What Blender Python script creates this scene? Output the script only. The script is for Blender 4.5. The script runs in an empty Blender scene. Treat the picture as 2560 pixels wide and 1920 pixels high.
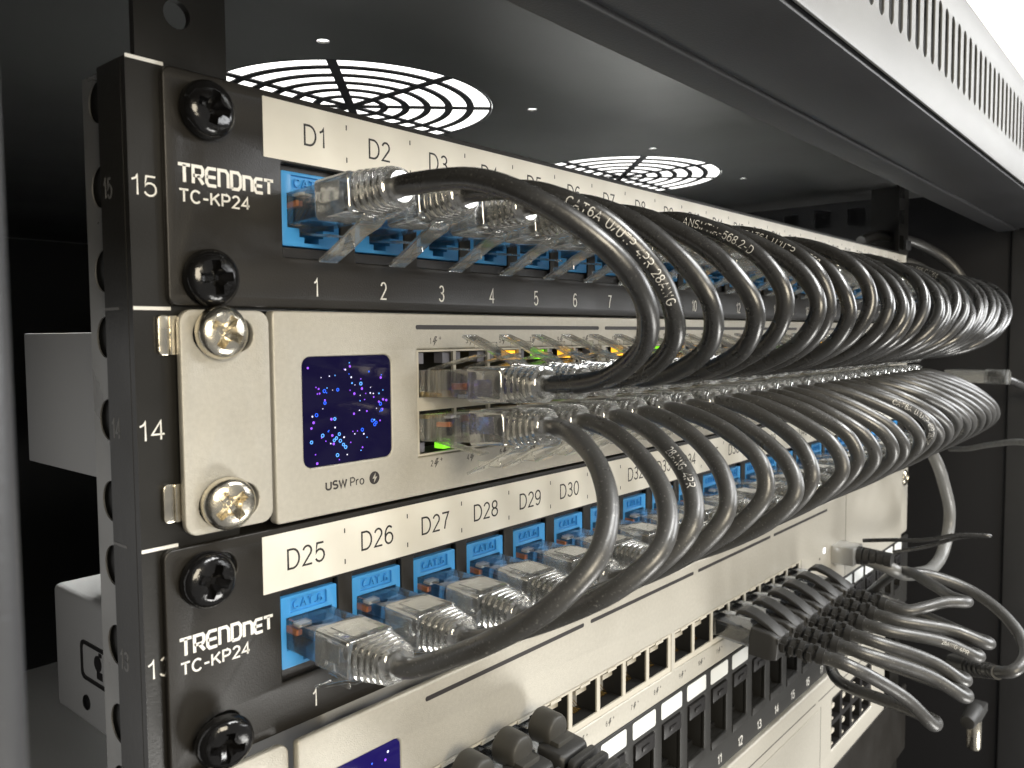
import bpy, bmesh, math, random
from mathutils import Vector, Matrix
random.seed(7)
S = 0.001                                   # every size below is written in millimetres
SC = bpy.context.scene
COL = SC.collection

# ------------------------------------------------------------------ camera
CAM = (-73.08, -145.17, 39.06); YAW, PIT, ROL = 49.56, -3.42, -0.39
def camera():
    a, b, c = [math.radians(v) for v in (YAW, PIT, ROL)]
    f = Vector((math.sin(a)*math.cos(b), math.cos(a)*math.cos(b), math.sin(b)))
    r = Vector((math.cos(a), -math.sin(a), 0)); u = r.cross(f)
    r2 = r*math.cos(c)+u*math.sin(c); u2 = -r*math.sin(c)+u*math.cos(c)
    d = bpy.data.cameras.new("camera"); o = bpy.data.objects.new("camera", d); COL.objects.link(o)
    m = Matrix((r2, u2, -f)).transposed().to_4x4(); m.translation = Vector(CAM)*S
    o.matrix_world = m
    d.sensor_width = 36; d.lens = 36*2035.64/2560
    d.clip_start = 0.005; d.clip_end = 60
    d.dof.use_dof = True; d.dof.focus_distance = 0.215; d.dof.aperture_fstop = 38
    SC.camera = o
camera()

# ------------------------------------------------------------------ world, lamps, exposure
W = bpy.data.worlds.new("World"); SC.world = W; W.use_nodes = True
bg = W.node_tree.nodes["Background"]; bg.inputs[0].default_value = (1.0, .99, .98, 1); bg.inputs[1].default_value = 0.21
def area(name, loc, target, sx, sy, power, col):
    d = bpy.data.lights.new(name, 'AREA'); d.shape = 'RECTANGLE'; d.size = sx*S; d.size_y = sy*S
    d.energy = power; d.color = col
    o = bpy.data.objects.new(name, d); COL.objects.link(o); o.location = Vector(loc)*S
    o.rotation_euler = (Vector(target)-Vector(loc)).to_track_quat('-Z', 'Y').to_euler()
    return o
area("aisle_lamp", (650, -900, 1000), (300, 0, 60), 1000, 260, 17, (1, 1, .98))
area("aisle_lamp_left", (-330, -1000, 260), (40, 60, 10), 420, 420, 7.5, (1, .885, .68))
area("aisle_lamp_right", (1150, -760, 300), (330, -20, 0), 700, 420, 7, (.98, .99, 1))
area("low_roof_fill", (420, -620, -560), (230, 100, 130), 380, 200, 3.2, (1, .98, .93))  # added unseen fill from below, aimed at the cabinet roof
area("roof_bounce_fill", (425, 128, 415), (342, 124, 132), 150, 170, 30, (1, 1, .97))  # added unseen fill over the fans, brightens the roof by bounce
area("side_gap_fill", (-57, 70, -50), (30, 70, -50), 110, 190, .04, (1, .98, .95))  # added unseen fill inside the cabinet, brightens chassis sides and flange
SC.view_settings.view_transform = 'Standard'; SC.view_settings.look = 'None'
SC.view_settings.exposure = 0.36; SC.view_settings.gamma = 1.0
SC.render.engine = 'CYCLES'
SC.cycles.use_denoising = True
SC.cycles.max_bounces = 14; SC.cycles.transmission_bounces = 12; SC.cycles.transparent_max_bounces = 24
SC.cycles.glossy_bounces = 6; SC.cycles.diffuse_bounces = 4
SC.cycles.sample_clamp_indirect = 6.0
SC.cycles.caustics_reflective = False; SC.cycles.caustics_refractive = True

# ------------------------------------------------------------------ materials
def mat(name, col, rough=.5, metal=0., bump=0., bscale=900., var=0., vscale=60., coat=0., emit=None, estr=0., spec=.5, rvar=0.):
    m = bpy.data.materials.new(name); m.use_nodes = True
    nt = m.node_tree; p = nt.nodes["Principled BSDF"]
    p.inputs["Base Color"].default_value = (*col, 1); p.inputs["Roughness"].default_value = rough
    p.inputs["Metallic"].default_value = metal; p.inputs["Coat Weight"].default_value = coat
    p.inputs["Coat Roughness"].default_value = .15
    p.inputs["Specular IOR Level"].default_value = spec
    if emit: p.inputs["Emission Color"].default_value = (*emit, 1); p.inputs["Emission Strength"].default_value = estr
    if bump or var or rvar:
        tc = nt.nodes.new("ShaderNodeTexCoord")
    if bump:
        n = nt.nodes.new("ShaderNodeTexNoise"); n.inputs["Scale"].default_value = bscale; n.inputs["Detail"].default_value = 4
        b = nt.nodes.new("ShaderNodeBump"); b.inputs["Strength"].default_value = bump; b.inputs["Distance"].default_value = .0002
        nt.links.new(tc.outputs["Object"], n.inputs["Vector"]); nt.links.new(n.outputs["Fac"], b.inputs["Height"])
        nt.links.new(b.outputs["Normal"], p.inputs["Normal"])
    if var or rvar:
        n = nt.nodes.new("ShaderNodeTexNoise"); n.inputs["Scale"].default_value = vscale; n.inputs["Detail"].default_value = 6
        nt.links.new(tc.outputs["Object"], n.inputs["Vector"])
    if var:
        r = nt.nodes.new("ShaderNodeValToRGB")
        r.color_ramp.elements[0].position = .3; r.color_ramp.elements[1].position = .72
        r.color_ramp.elements[0].color = (*[c*(1-var) for c in col], 1); r.color_ramp.elements[1].color = (*[min(1, c*(1+var)) for c in col], 1)
        nt.links.new(n.outputs["Fac"], r.inputs[0]); nt.links.new(r.outputs[0], p.inputs["Base Color"])
    if rvar:
        mr = nt.nodes.new("ShaderNodeMapRange"); mr.inputs[1].default_value = .3; mr.inputs[2].default_value = .7
        mr.inputs[3].default_value = max(.02, rough-rvar); mr.inputs[4].default_value = min(1, rough+rvar)
        nt.links.new(n.outputs["Fac"], mr.inputs[0]); nt.links.new(mr.outputs[0], p.inputs["Roughness"])
    return m

def clear_plastic(name, tint=(.97, .975, .97), mix=.38, rough=.01, wob=.06, milk=.02, gloss=.10):
    m = bpy.data.materials.new(name); m.use_nodes = True; nt = m.node_tree
    p = nt.nodes["Principled BSDF"]; out = nt.nodes["Material Output"]
    p.inputs["Base Color"].default_value = (*tint, 1); p.inputs["Roughness"].default_value = rough
    p.inputs["Transmission Weight"].default_value = 1; p.inputs["IOR"].default_value = 1.42
    t = nt.nodes.new("ShaderNodeBsdfTransparent"); t.inputs[0].default_value = (*tint, 1)
    x = nt.nodes.new("ShaderNodeMixShader"); x.inputs[0].default_value = mix
    nt.links.new(p.outputs[0], x.inputs[1]); nt.links.new(t.outputs[0], x.inputs[2])
    dd = nt.nodes.new("ShaderNodeBsdfDiffuse"); dd.inputs[0].default_value = (.86, .86, .82, 1)
    tl = nt.nodes.new("ShaderNodeBsdfTranslucent"); tl.inputs[0].default_value = (.86, .86, .82, 1)
    m1 = nt.nodes.new("ShaderNodeMixShader"); m1.inputs[0].default_value = .5; nt.links.new(dd.outputs[0], m1.inputs[1]); nt.links.new(tl.outputs[0], m1.inputs[2])
    m2 = nt.nodes.new("ShaderNodeMixShader"); m2.inputs[0].default_value = milk; nt.links.new(x.outputs[0], m2.inputs[1]); nt.links.new(m1.outputs[0], m2.inputs[2])
    tc = nt.nodes.new("ShaderNodeTexCoord"); n = nt.nodes.new("ShaderNodeTexNoise"); n.inputs["Scale"].default_value = 260
    b = nt.nodes.new("ShaderNodeBump"); b.inputs["Strength"].default_value = wob; b.inputs["Distance"].default_value = .0004
    nt.links.new(tc.outputs["Object"], n.inputs["Vector"]); nt.links.new(n.outputs["Fac"], b.inputs["Height"]); nt.links.new(b.outputs["Normal"], p.inputs["Normal"])
    gl = nt.nodes.new("ShaderNodeBsdfGlossy"); gl.inputs["Roughness"].default_value = .10; gl.inputs["Color"].default_value = (1, 1, .98, 1)
    m3 = nt.nodes.new("ShaderNodeMixShader"); m3.inputs[0].default_value = gloss; nt.links.new(m2.outputs[0], m3.inputs[1]); nt.links.new(gl.outputs[0], m3.inputs[2])
    nt.links.new(b.outputs["Normal"], gl.inputs["Normal"]); nt.links.new(m3.outputs[0], out.inputs[0])
    return m

def cable_mat(name, col, rough, dust):
    m = mat(name, col, rough, bump=.35, bscale=420, rvar=.10, vscale=180, spec=.8)
    nt = m.node_tree; p = nt.nodes["Principled BSDF"]
    tc = nt.nodes.new("ShaderNodeTexCoord"); v = nt.nodes.new("ShaderNodeTexNoise")
    v.inputs["Scale"].default_value = 1900; v.inputs["Detail"].default_value = 3
    r = nt.nodes.new("ShaderNodeValToRGB"); r.color_ramp.elements[0].position = .62; r.color_ramp.elements[1].position = .78
    r.color_ramp.elements[0].color = (*col, 1); r.color_ramp.elements[1].color = (dust, dust, dust*.95, 1)
    nt.links.new(tc.outputs["Object"], v.inputs["Vector"]); nt.links.new(v.outputs["Fac"], r.inputs[0]); nt.links.new(r.outputs[0], p.inputs["Base Color"])
    return m

M = {}
M['black_plate'] = mat("black_powder_paint", (.0150, .0132, .0108), .42, bump=.25, bscale=2600, rvar=.06, vscale=50)
M['rail'] = mat("rail_paint", (.013, .0122, .0105), .36, bump=.15, bscale=1400, rvar=.08, vscale=40)
M['frame'] = mat("cabinet_paint", (.036, .0365, .039), .42, bump=.35, bscale=1500, var=.15, vscale=30)
M['frame_dark'] = mat("cabinet_inner_paint", (.016, .016, .018), .5, bump=.3, bscale=1500)
M['top'] = mat("roof_panel_paint", (.09, .091, .089), .36, bump=.12, bscale=1800, rvar=.06, vscale=12)
M['header'] = mat("header_paint", (.15, .15, .147), .45, bump=.3, bscale=1600, var=.08, vscale=30)
M['alu'] = mat("champagne_painted_aluminium", (.49, .468, .412), .42, metal=.25, bump=.45, bscale=3200, var=.05, vscale=900)
M['chassis'] = mat("grey_chassis_paint", (.34, .34, .336), .5, bump=.2, bscale=1500)
M['steel'] = mat("nickel_steel", (.72, .67, .56), .24, metal=1, bump=.5, bscale=500, rvar=.1, vscale=200)
M['blackscrew'] = mat("black_oxide_screw", (.007, .0068, .007), .17, bump=.8, bscale=380, rvar=.10, vscale=300)
M['label'] = mat("white_label_tape", (.83, .81, .74), .38, bump=.12, bscale=260, var=.03, vscale=140)
M['ink'] = mat("black_ink", (.012, .011, .011), .5)
M['greyink'] = mat("dark_grey_ink", (.03, .026, .026), .5)
M['white'] = mat("white_print", (.85, .84, .80), .5)
M['faint'] = mat("faint_grey", (.10, .10, .10), .4)  # faint grey of the numbers and lines on the rail's side
M['blue'] = mat("blue_keystone_plastic", (.055, .31, .70), .38, bump=.12, bscale=900, var=.05, vscale=160)
M['blackpl'] = mat("black_plastic", (.014, .013, .013), .42, bump=.15, bscale=1400)
M['hole'] = mat("painted_cavity_shade", (.006, .006, .006), .7)  # near-black puts the shade inside ports and openings into the colour
M['greypl'] = mat("pale_port_plastic", (.50, .47, .40), .45)
M['ledoff'] = mat("unlit_indicator", (.16, .16, .19), .3)
M['amber'] = mat("amber_indicator", (.9, .5, .05), .3, emit=(1, .50, .03), estr=1.1)
M['green'] = mat("green_indicator", (.3, .8, .05), .3, emit=(.28, .95, .03), estr=.8)
M['whiteled'] = mat("white_indicator", (.9, .9, 1), .3, emit=(.9, .93, 1), estr=3)
M['gold'] = mat("gold_contact", (.80, .58, .22), .25, metal=1)
M['copper'] = mat("copper_wire", (.75, .28, .12), .35)
M['screen'] = mat("screen_glass", (.006, .005, .02), .08, emit=(.007, .005, .11), estr=.10, spec=.2)
M['screenlit'] = mat("screen_glass_bright", (.006, .005, .02), .08, emit=(.035, .02, .36), estr=.22, spec=.25)
M['dotblue'] = mat("blue_pixel", (.02, .1, .8), .3, emit=(.02, .12, 1), estr=.8)
M['dotcyan'] = mat("pale_blue_pixel", (.1, .35, .9), .3, emit=(.10, .36, 1), estr=.75)
M['dotviolet'] = mat("violet_pixel", (.3, .1, .8), .3, emit=(.22, .05, 1), estr=.75)
M['dotwhite'] = mat("white_pixel", (.7, .7, .9), .3, emit=(.65, .65, 1), estr=.7)
M['clear'] = clear_plastic("clear_plug_plastic")
M['clearboot'] = clear_plastic("clear_boot_plastic", (.97, .97, .96), .28, .015, .08, .11, .25)
M['clearlatch'] = clear_plastic("clear_latch_plastic", (.97, .97, .96), .40, .02, .04, .05, .18)
M['cable'] = cable_mat("black_cable_jacket", (.026, .0257, .025), .29, .11)
M['cabledusty'] = cable_mat("dusty_black_cable_jacket", (.056, .0555, .054), .36, .26)
M['rubber'] = mat("black_rubber_boot", (.026, .0255, .0245), .5, bump=.3, bscale=900)
M['greyrubber'] = mat("grey_rubber_tab", (.045, .043, .038), .5, bump=.25, bscale=700)
M['sticker'] = mat("white_paper_sticker", (.74, .76, .75), .45)
M['kframe'] = mat("keystone_frame_plastic", (.022, .0215, .020), .45, bump=.15, bscale=1500)
M['ceil'] = mat("bright_ceiling_glow", (.9, .9, .88), .6, emit=(1, .99, .95), estr=1.7)  # glow put in for the brightness of the white ceiling
M['ceilpaint'] = mat("ceiling_paint", (.8, .8, .78), .8)

# ------------------------------------------------------------------ lettering drawn as strokes (unit height)
def _arc(cx, cy, rx, ry, a0, a1, n=10):
    return [(cx+rx*math.cos(math.radians(a0+(a1-a0)*i/n)), cy+ry*math.sin(math.radians(a0+(a1-a0)*i/n))) for i in range(n+1)]
O, C = False, True
GLYPH = {
 '0': (.54, [(C, _arc(.27, .5, .25, .5, 0, 344, 22))]), '1': (.36, [(O, [(.04, .76), (.20, .85), (.27, 1), (.27, 0)])]),
 '2': (.54, [(O, _arc(.27, .73, .23, .27, 165, -35)+[(.03, 0), (.53, 0)])]),
 '3': (.54, [(O, _arc(.27, .76, .21, .24, 155, -90)+_arc(.26, .27, .25, .27, 90, -160))]),
 '4': (.56, [(O, [(.41, 0), (.41, 1), (.02, .29), (.56, .29)])]),
 '5': (.54, [(O, [(.50, 1), (.12, 1), (.06, .50)]+_arc(.27, .33, .26, .33, 138, -155))]),
 '6': (.54, [(C, _arc(.28, .31, .25, .31, 0, 340, 18)), (O, _arc(.30, .5, .27, .5, 50, 200))]),
 '7': (.54, [(O, [(.02, 1), (.52, 1), (.30, .5), (.20, 0)])]),
 '8': (.54, [(C, _arc(.27, .76, .21, .24, 0, 340, 16)), (C, _arc(.27, .26, .25, .26, 0, 340, 18))]),
 '9': (.54, [(C, _arc(.26, .69, .25, .31, 0, 340, 18)), (O, _arc(.24, .5, .27, .5, 20, -130))]),
 'D': (.66, [(C, [(.03, 0), (.03, 1), (.28, 1)]+_arc(.28, .5, .36, .5, 80, -80)+[(.28, 0)])]),
 'T': (.60, [(O, [(0, 1), (.60, 1)]), (O, [(.30, 1), (.30, 0)])]), 'C': (.66, [(O, _arc(.34, .5, .33, .5, 42, 318, 16))]),
 'K': (.62, [(O, [(.04, 0), (.04, 1)]), (O, [(.60, 1), (.06, .40)]), (O, [(.26, .60), (.62, 0)])]),
 'P': (.58, [(O, [(.04, 0), (.04, 1), (.32, 1)]+_arc(.32, .73, .24, .27, 90, -90)+[(.04, .46)])]),
 'R': (.62, [(O, [(.04, 0), (.04, 1), (.34, 1)]+_arc(.34, .74, .24, .26, 90, -90)+[(.04, .48)]), (O, [(.34, .48), (.60, 0)])]),
 'U': (.64, [(O, [(.04, 1)]+_arc(.32, .30, .28, .30, 180, 360)+[(.60, 1)])]),
 'S': (.58, [(O, _arc(.29, .75, .25, .25, 35, 250)+_arc(.29, .26, .27, .26, 80, -145))]),
 'W': (.86, [(O, [(0, 1), (.21, .02), (.43, .95), (.65, .02), (.86, 1)])]), 'A': (.66, [(O, [(0, 0), (.33, 1), (.66, 0)]), (O, [(.13, .33), (.53, .33)])]),
 'G': (.70, [(O, _arc(.35, .5, .33, .5, 45, 330, 16)+[(.66, .45), (.38, .45)])]), 'N': (.64, [(O, [(.04, 0), (.04, 1), (.60, 0), (.60, 1)])]),
 'I': (.10, [(O, [(.05, 0), (.05, 1)])]), '-': (.34, [(O, [(0, .40), (.34, .40)])]), '/': (.36, [(O, [(0, 0), (.36, 1)])]),
 '.': (.12, [(O, [(.05, 0), (.05, .10)])]), 'r': (.34, [(O, [(.04, 0), (.04, .68)]), (O, _arc(.28, .42, .24, .26, 180, 80))]),
 'o': (.52, [(C, _arc(.26, .34, .25, .35, 0, 340, 18))]),
}
# ------------------------------------------------------------------ mesh builder (millimetres in, metres out)
class MB:
    def __init__(s): s.v = []; s.f = []; s.mi = []; s.cur = 0; s.M = Matrix.Identity(4)
    def mat(s, i): s.cur = i; return s
    def add(s, vs, fs):
        o = len(s.v); s.v += [tuple(s.M @ Vector(p)) for p in vs]
        for f in fs: s.f.append([i+o for i in f]); s.mi.append(s.cur)
        return s
    def box(s, x0, x1, y0, y1, z0, z1):
        vs = [(x, y, z) for x in (x0, x1) for y in (y0, y1) for z in (z0, z1)]
        return s.add(vs, [(0, 1, 3, 2), (4, 6, 7, 5), (0, 4, 5, 1), (2, 3, 7, 6), (0, 2, 6, 4), (1, 5, 7, 3)])
    def loft(s, rings, caps=True, close=True):
        n = len(rings[0]); vs = [p for r in rings for p in r]; fs = []
        for i in range(len(rings)-1):
            for j in range(n if close else n-1):
                a = i*n+j; b = i*n+(j+1) % n
                fs.append((a, b, b+n, a+n))
        if caps: fs.append(tuple(range(n-1, -1, -1))); fs.append(tuple(range((len(rings)-1)*n, len(rings)*n)))
        return s.add(vs, fs)
    def tube(s, pts, rad, n=12, caps=True, wob=0., seed=0):
        rings = []; fr = frames(pts); L = 0
        for i, (p, t, u, w) in enumerate(fr):
            r = rad(i/(len(pts)-1)) if callable(rad) else rad
            if i: L += (p-fr[i-1][0]).length
            ring = []
            for j in range(n):
                a = 2*math.pi*j/n
                rr = r
                if wob: rr = r*(1+wob*(math.sin(L*.42+seed*1.7+2*a)+.8*math.sin(L*.23+seed*2.9-a)))
                ring.append(p+u*(rr*math.cos(a))+w*(rr*math.sin(a)))
            rings.append(ring)
        return s.loft(rings, caps)
    def lathe(s, prof, n=24, axis='y', c=(0, 0, 0), sq=None):
        # prof: (position along axis, radius); closed with caps where radius > 0
        rings = []
        for d, r in prof:
            ring = []
            for j in range(n):
                a = 2*math.pi*j/n; ca, sa = math.cos(a), math.sin(a)
                rx, rz = (r, r) if not isinstance(r, tuple) else r
                if axis == 'y': ring.append((c[0]+rx*ca, c[1]+d, c[2]+rz*sa))
                elif axis == 'z': ring.append((c[0]+rx*ca, c[1]+rz*sa, c[2]+d))
                else: ring.append((c[0]+d, c[1]+rx*ca, c[2]+rz*sa))
            rings.append(ring)
        return s.loft(rings)
    def flat(s, polys, y0, y1, bevel=0., res=2):
        # outline + holes in (x, z), front face at y0, back at y1
        cu = bpy.data.curves.new("tmp", 'CURVE'); cu.dimensions = '2D'; cu.fill_mode = 'BOTH'
        for P in polys:
            sp = cu.splines.new('POLY'); sp.points.add(len(P)-1); sp.use_cyclic_u = True
            for q, (x, z) in zip(sp.points, P): q.co = (x, z, 0, 1)
        cu.extrude = max(abs(y1-y0)/2-bevel, 1e-4); cu.bevel_depth = bevel; cu.bevel_resolution = res; cu.offset = -bevel
        o = bpy.data.objects.new("tmp", cu); me = o.to_mesh()
        yc = (y0+y1)/2
        s.add([(v.co.x, yc-v.co.z, v.co.y) for v in me.vertices], [tuple(p.vertices) for p in me.polygons])
        o.to_mesh_clear(); bpy.data.objects.remove(o); bpy.data.curves.remove(cu)
        return s
    def text(s, txt, x, z, h, y, align='CENTER', sx=1., off=0., thick=.05, mapf=None, spacing=1.):
        wt = h*(.112+1.2*off); adv = []
        for ch in txt: adv.append((GLYPH[ch][0] if ch in GLYPH else .35)+.17*spacing)
        tot = (sum(adv)-.17*spacing)*h*sx; cx = -tot/2 if align == 'CENTER' else 0
        keep = s.M
        for ch, a in zip(txt, adv):
            for closed, P in (GLYPH[ch][1] if ch in GLYPH else []):
                q = MB(); q.stroke([(cx+px*h*sx, pz*(h-wt)+wt/2) for px, pz in P], wt, 0, closed, thick)
                if mapf: s.add([mapf(p[0], p[2], -p[1]) for p in q.v], q.f)
                else: s.add([(x+p[0], y+p[1], z+p[2]) for p in q.v], q.f)
            cx += a*h*sx
        return s
    def stroke(s, pts, w, y, closed=False, depth=.05):
        # flat mitred line in the (x, z) plane facing -y
        n = len(pts); L, Rr = [], []
        for i in range(n):
            p = Vector(pts[i])
            a = Vector(pts[i-1]) if (i or closed) else None; b = Vector(pts[(i+1) % n]) if (i < n-1 or closed) else None
            d1 = (p-a).normalized() if a is not None else None; d2 = (b-p).normalized() if b is not None else None
            if d1 is None: d1 = d2
            if d2 is None: d2 = d1
            n1 = Vector((-d1.y, d1.x)); n2 = Vector((-d2.y, d2.x)); m = (n1+n2).normalized(); k = w/2/max(.5, m.dot(n1))
            L.append(p+m*k); Rr.append(p-m*k)
        vs = []
        for yy in (y, y+depth):
            for q in L: vs.append((q.x, yy, q.y))
            for q in Rr: vs.append((q.x, yy, q.y))
        fs = []
        for i in range(n if closed else n-1):
            j = (i+1) % n
            fs.append((i, j, n+j, n+i)); fs.append((2*n+i, 3*n+i, 3*n+j, 2*n+j))
            fs.append((i, 2*n+i, 2*n+j, j)); fs.append((n+i, n+j, 3*n+j, 3*n+i))
        return s.add(vs, fs)
    def mesh(s, name, mats, smooth=35, bevel=0., seg=2):
        me = bpy.data.meshes.new(name); me.from_pydata([(a*S, b*S, c*S) for a, b, c in s.v], [], s.f)
        for m in (mats if isinstance(mats, (list, tuple)) else [mats]): me.materials.append(M[m])
        me.polygons.foreach_set("material_index", s.mi)
        bm = bmesh.new(); bm.from_mesh(me); bmesh.ops.remove_doubles(bm, verts=bm.verts, dist=2e-7)
        bmesh.ops.recalc_face_normals(bm, faces=bm.faces)
        if bevel:
            es = [e for e in bm.edges if len(e.link_faces) == 2 and e.calc_face_angle(0) > .6]
            bmesh.ops.bevel(bm, geom=es, offset=bevel*S, segments=seg, profile=.5, affect='EDGES', clamp_overlap=True)
        bm.to_mesh(me); bm.free()
        if smooth:
            me.shade_smooth(); me.set_sharp_from_angle(angle=math.radians(smooth))
        return me
    def build(s, name, mats, parent=None, smooth=35, bevel=0., seg=2):
        return link(name, s.mesh(name, mats, smooth, bevel, seg), parent)

def link(name, me, parent=None, loc=None, rot=None):
    o = bpy.data.objects.new(name, me); COL.objects.link(o); o.parent = parent
    if loc is not None: o.location = Vector(loc)*S
    if rot is not None: o.rotation_euler = rot
    return o
def thing(name, label, cat, loc=(0, 0, 0), rot=(0, 0, 0), group=None):
    o = bpy.data.objects.new(name, None); o.empty_display_size = .01; COL.objects.link(o)
    o.location = Vector(loc)*S; o.rotation_euler = rot
    return tag(o, label, cat, group)
def tag(o, label, cat, group=None):
    o["label"] = label; o["category"] = cat
    if group: o["group"] = group
    return o
def frames(pts):
    out = []; u = None
    for i, p in enumerate(pts):
        a = pts[max(0, i-1)]; b = pts[min(len(pts)-1, i+1)]; t = (b-a).normalized()
        if u is None:
            r = Vector((0, 0, 1)) if abs(t.z) < .9 else Vector((1, 0, 0)); u = (r-t*r.dot(t)).normalized()
        else: u = (u-t*u.dot(t)).normalized()
        out.append((p, t, u, t.cross(u)))
    return out
def spline(P, n=8):
    P = [Vector(p) for p in P]; Q = [2*P[0]-P[1]]+P+[2*P[-1]-P[-2]]; out = []
    for i in range(1, len(Q)-2):
        p0, p1, p2, p3 = Q[i-1:i+3]
        # centripetal Catmull-Rom
        t0 = 0; t1 = t0+(p1-p0).length**.5; t2 = t1+(p2-p1).length**.5; t3 = t2+(p3-p2).length**.5
        for k in range(n):
            t = t1+(t2-t1)*k/n
            A1 = p0*((t1-t)/(t1-t0))+p1*((t-t0)/(t1-t0)); A2 = p1*((t2-t)/(t2-t1))+p2*((t-t1)/(t2-t1)); A3 = p2*((t3-t)/(t3-t2))+p3*((t-t2)/(t3-t2))
            B1 = A1*((t2-t)/(t2-t0))+A2*((t-t0)/(t2-t0)); B2 = A2*((t3-t)/(t3-t1))+A3*((t-t1)/(t3-t1))
            out.append(B1*((t2-t)/(t2-t1))+B2*((t-t1)/(t2-t1)))
    out.append(P[-1]); return out
def rrect(x0, x1, z0, z1, r=0., n=5):
    if r <= 0: return [(x0, z0), (x1, z0), (x1, z1), (x0, z1)]
    out = []
    for cx, cz, a0 in ((x1-r, z0+r, -90), (x1-r, z1-r, 0), (x0+r, z1-r, 90), (x0+r, z0+r, 180)):
        for k in range(n+1):
            a = math.radians(a0+90*k/n); out.append((cx+r*math.cos(a), cz+r*math.sin(a)))
    return out
def circ(cx, cz, r, n=24): return [(cx+r*math.cos(2*math.pi*k/n), cz+r*math.sin(2*math.pi*k/n)) for k in range(n)]
CAMV = Vector(CAM)

# ================================================================== THE SETTING
c = MB(); c.box(-1500, 6000, 260, 5000, 620, 640); o = c.build("ceiling", 'ceilpaint'); o["kind"] = "structure"
glow_panel = MB().box(-900, 3600, -150, 3000, 430, 442).build("ceiling_glow_panel", 'ceil', smooth=0)  # added glowing panel, stands in for the bright white ceiling
tag(glow_panel, "added glowing white panel standing in for the bright ceiling, seen through both fan grilles", "glowing panel")

# ================================================================== CABINET
cab = thing("server_cabinet", "dark grey steel server cabinet with slotted header and round fan grilles in its roof", "cabinet", (241, 0, -250))
def cb(mb, name, m, parent=None, **k):
    if parent is None:
        for i, p in enumerate(mb.v): mb.v[i] = (p[0]-241, p[1], p[2]+250)
    else:
        for i, p in enumerate(mb.v): mb.v[i] = (p[0]-241, p[1], p[2]+250)
    return mb.build(name, m, parent or cab, **k)
# roof panel: built lying in (x, y) by turning the flat plate
FC = ((141.6, 123.), (342.4, 122.5)); FR = 57.5
def roof():
    mb = MB()
    outer = rrect(-60, 545, -36, 706)
    holes = [circ(x, y, FR+.2, 64) for x, y in FC]
    for fx, fy in FC:
        for sx in (-1, 1):
            for sy in (-1, 1): holes.append(circ(fx+sx*52.5, fy+sy*52.5, 2.1, 16))
    mb.M = Matrix(((1, 0, 0, 0), (0, 0, 1, 0), (0, 1, 0, 132.2), (0, 0, 0, 1)))   # (x, t, z) -> (x, z, 132.2 + t)
    mb.flat([outer]+holes, 0, .6)
    return mb
cb(roof(), "roof_panel", 'top', smooth=0)
def grille(fx, fy):
    mb = MB(); polys = [circ(fx, fy, FR, 64)]
    radii = [(4.8, 12.1), (15.1, 20.9), (23.9, 29.7), (32.6, 38.4), (41.4, 47.2), (50.2, 56.6)]
    for r0, r1 in radii:
        for k in range(8):
            w0, w1 = 1.75/r0, 1.75/r1; a0 = k*math.pi/4; a1 = a0+math.pi/4
            P = []; n = 8
            for i in range(n+1):
                a = a0+w1+(a1-a0-2*w1)*i/n; P.append((fx+r1*math.cos(a), fy+r1*math.sin(a)))
            for i in range(n+1):
                a = a1-w0-(a1-a0-2*w0)*i/n; P.append((fx+r0*math.cos(a), fy+r0*math.sin(a)))
            polys.append(P)
    mb.M = Matrix(((1, 0, 0, 0), (0, 0, 1, 0), (0, 1, 0, 132.2), (0, 0, 0, 1)))
    return mb.flat(polys, .05, .45)
for f in FC: cb(grille(*f), "fan_grille", 'frame_dark', smooth=0)
# header above the door opening
hd = MB()
slots = []
x = -46
while x < 528:
    slots.append(rrect(x, x+4.3, 119.2, 140.2, 2.1, 4)); x += 8.35
hd.flat([rrect(-90, 572, 106, 150.5, 1.2)]+slots, -80, -79.3, .2, 2)
H = cb(hd, "header_face", 'header', smooth=40)
cb(MB().box(-90, 572, -78.3, -50.2, 105.2, 107).box(-90, 572, -78.3, -35, 149.2, 150.4), "header_underside", 'frame', bevel=.5)
lip = MB(); lip.box(-90, 572, -50.0, -38.6, 104.2, 106); lip.box(-90, 572, -40.0, -38.7, 106.02, 133)
cb(lip, "header_lip", 'frame', bevel=.9, seg=3)
cb(MB().box(-60, 545, -74, -73, 110, 149), "slot_shade_sheet", 'hole', smooth=0)  # dark sheet put in for the shade behind the slots
# corner posts and side panels
cb(MB().box(-95, -51.2, -80, -46, -335, 105), "corner_post", 'frame', bevel=2.5, seg=3)
cb(MB().box(539, 583, -84, -47, -335, 105.1), "corner_post", 'frame', bevel=1.5, seg=3)
cb(MB().box(-62, -60.5, -60, 700, -335, 132), "side_panel", 'frame_dark', smooth=0)
cb(MB().box(541, 542.5, -60, 700, -335, 132), "side_panel", 'frame_dark', smooth=0)
cb(MB().box(-60, 533, 700, 701, -335, 132.1), "rear_door", 'hole', smooth=0)  # near-black colour stands in for the darkness deep in the cabinet
cb(MB().box(-95, 583, -84, 700, -340, -335), "base_panel", 'frame_dark', smooth=0)
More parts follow.
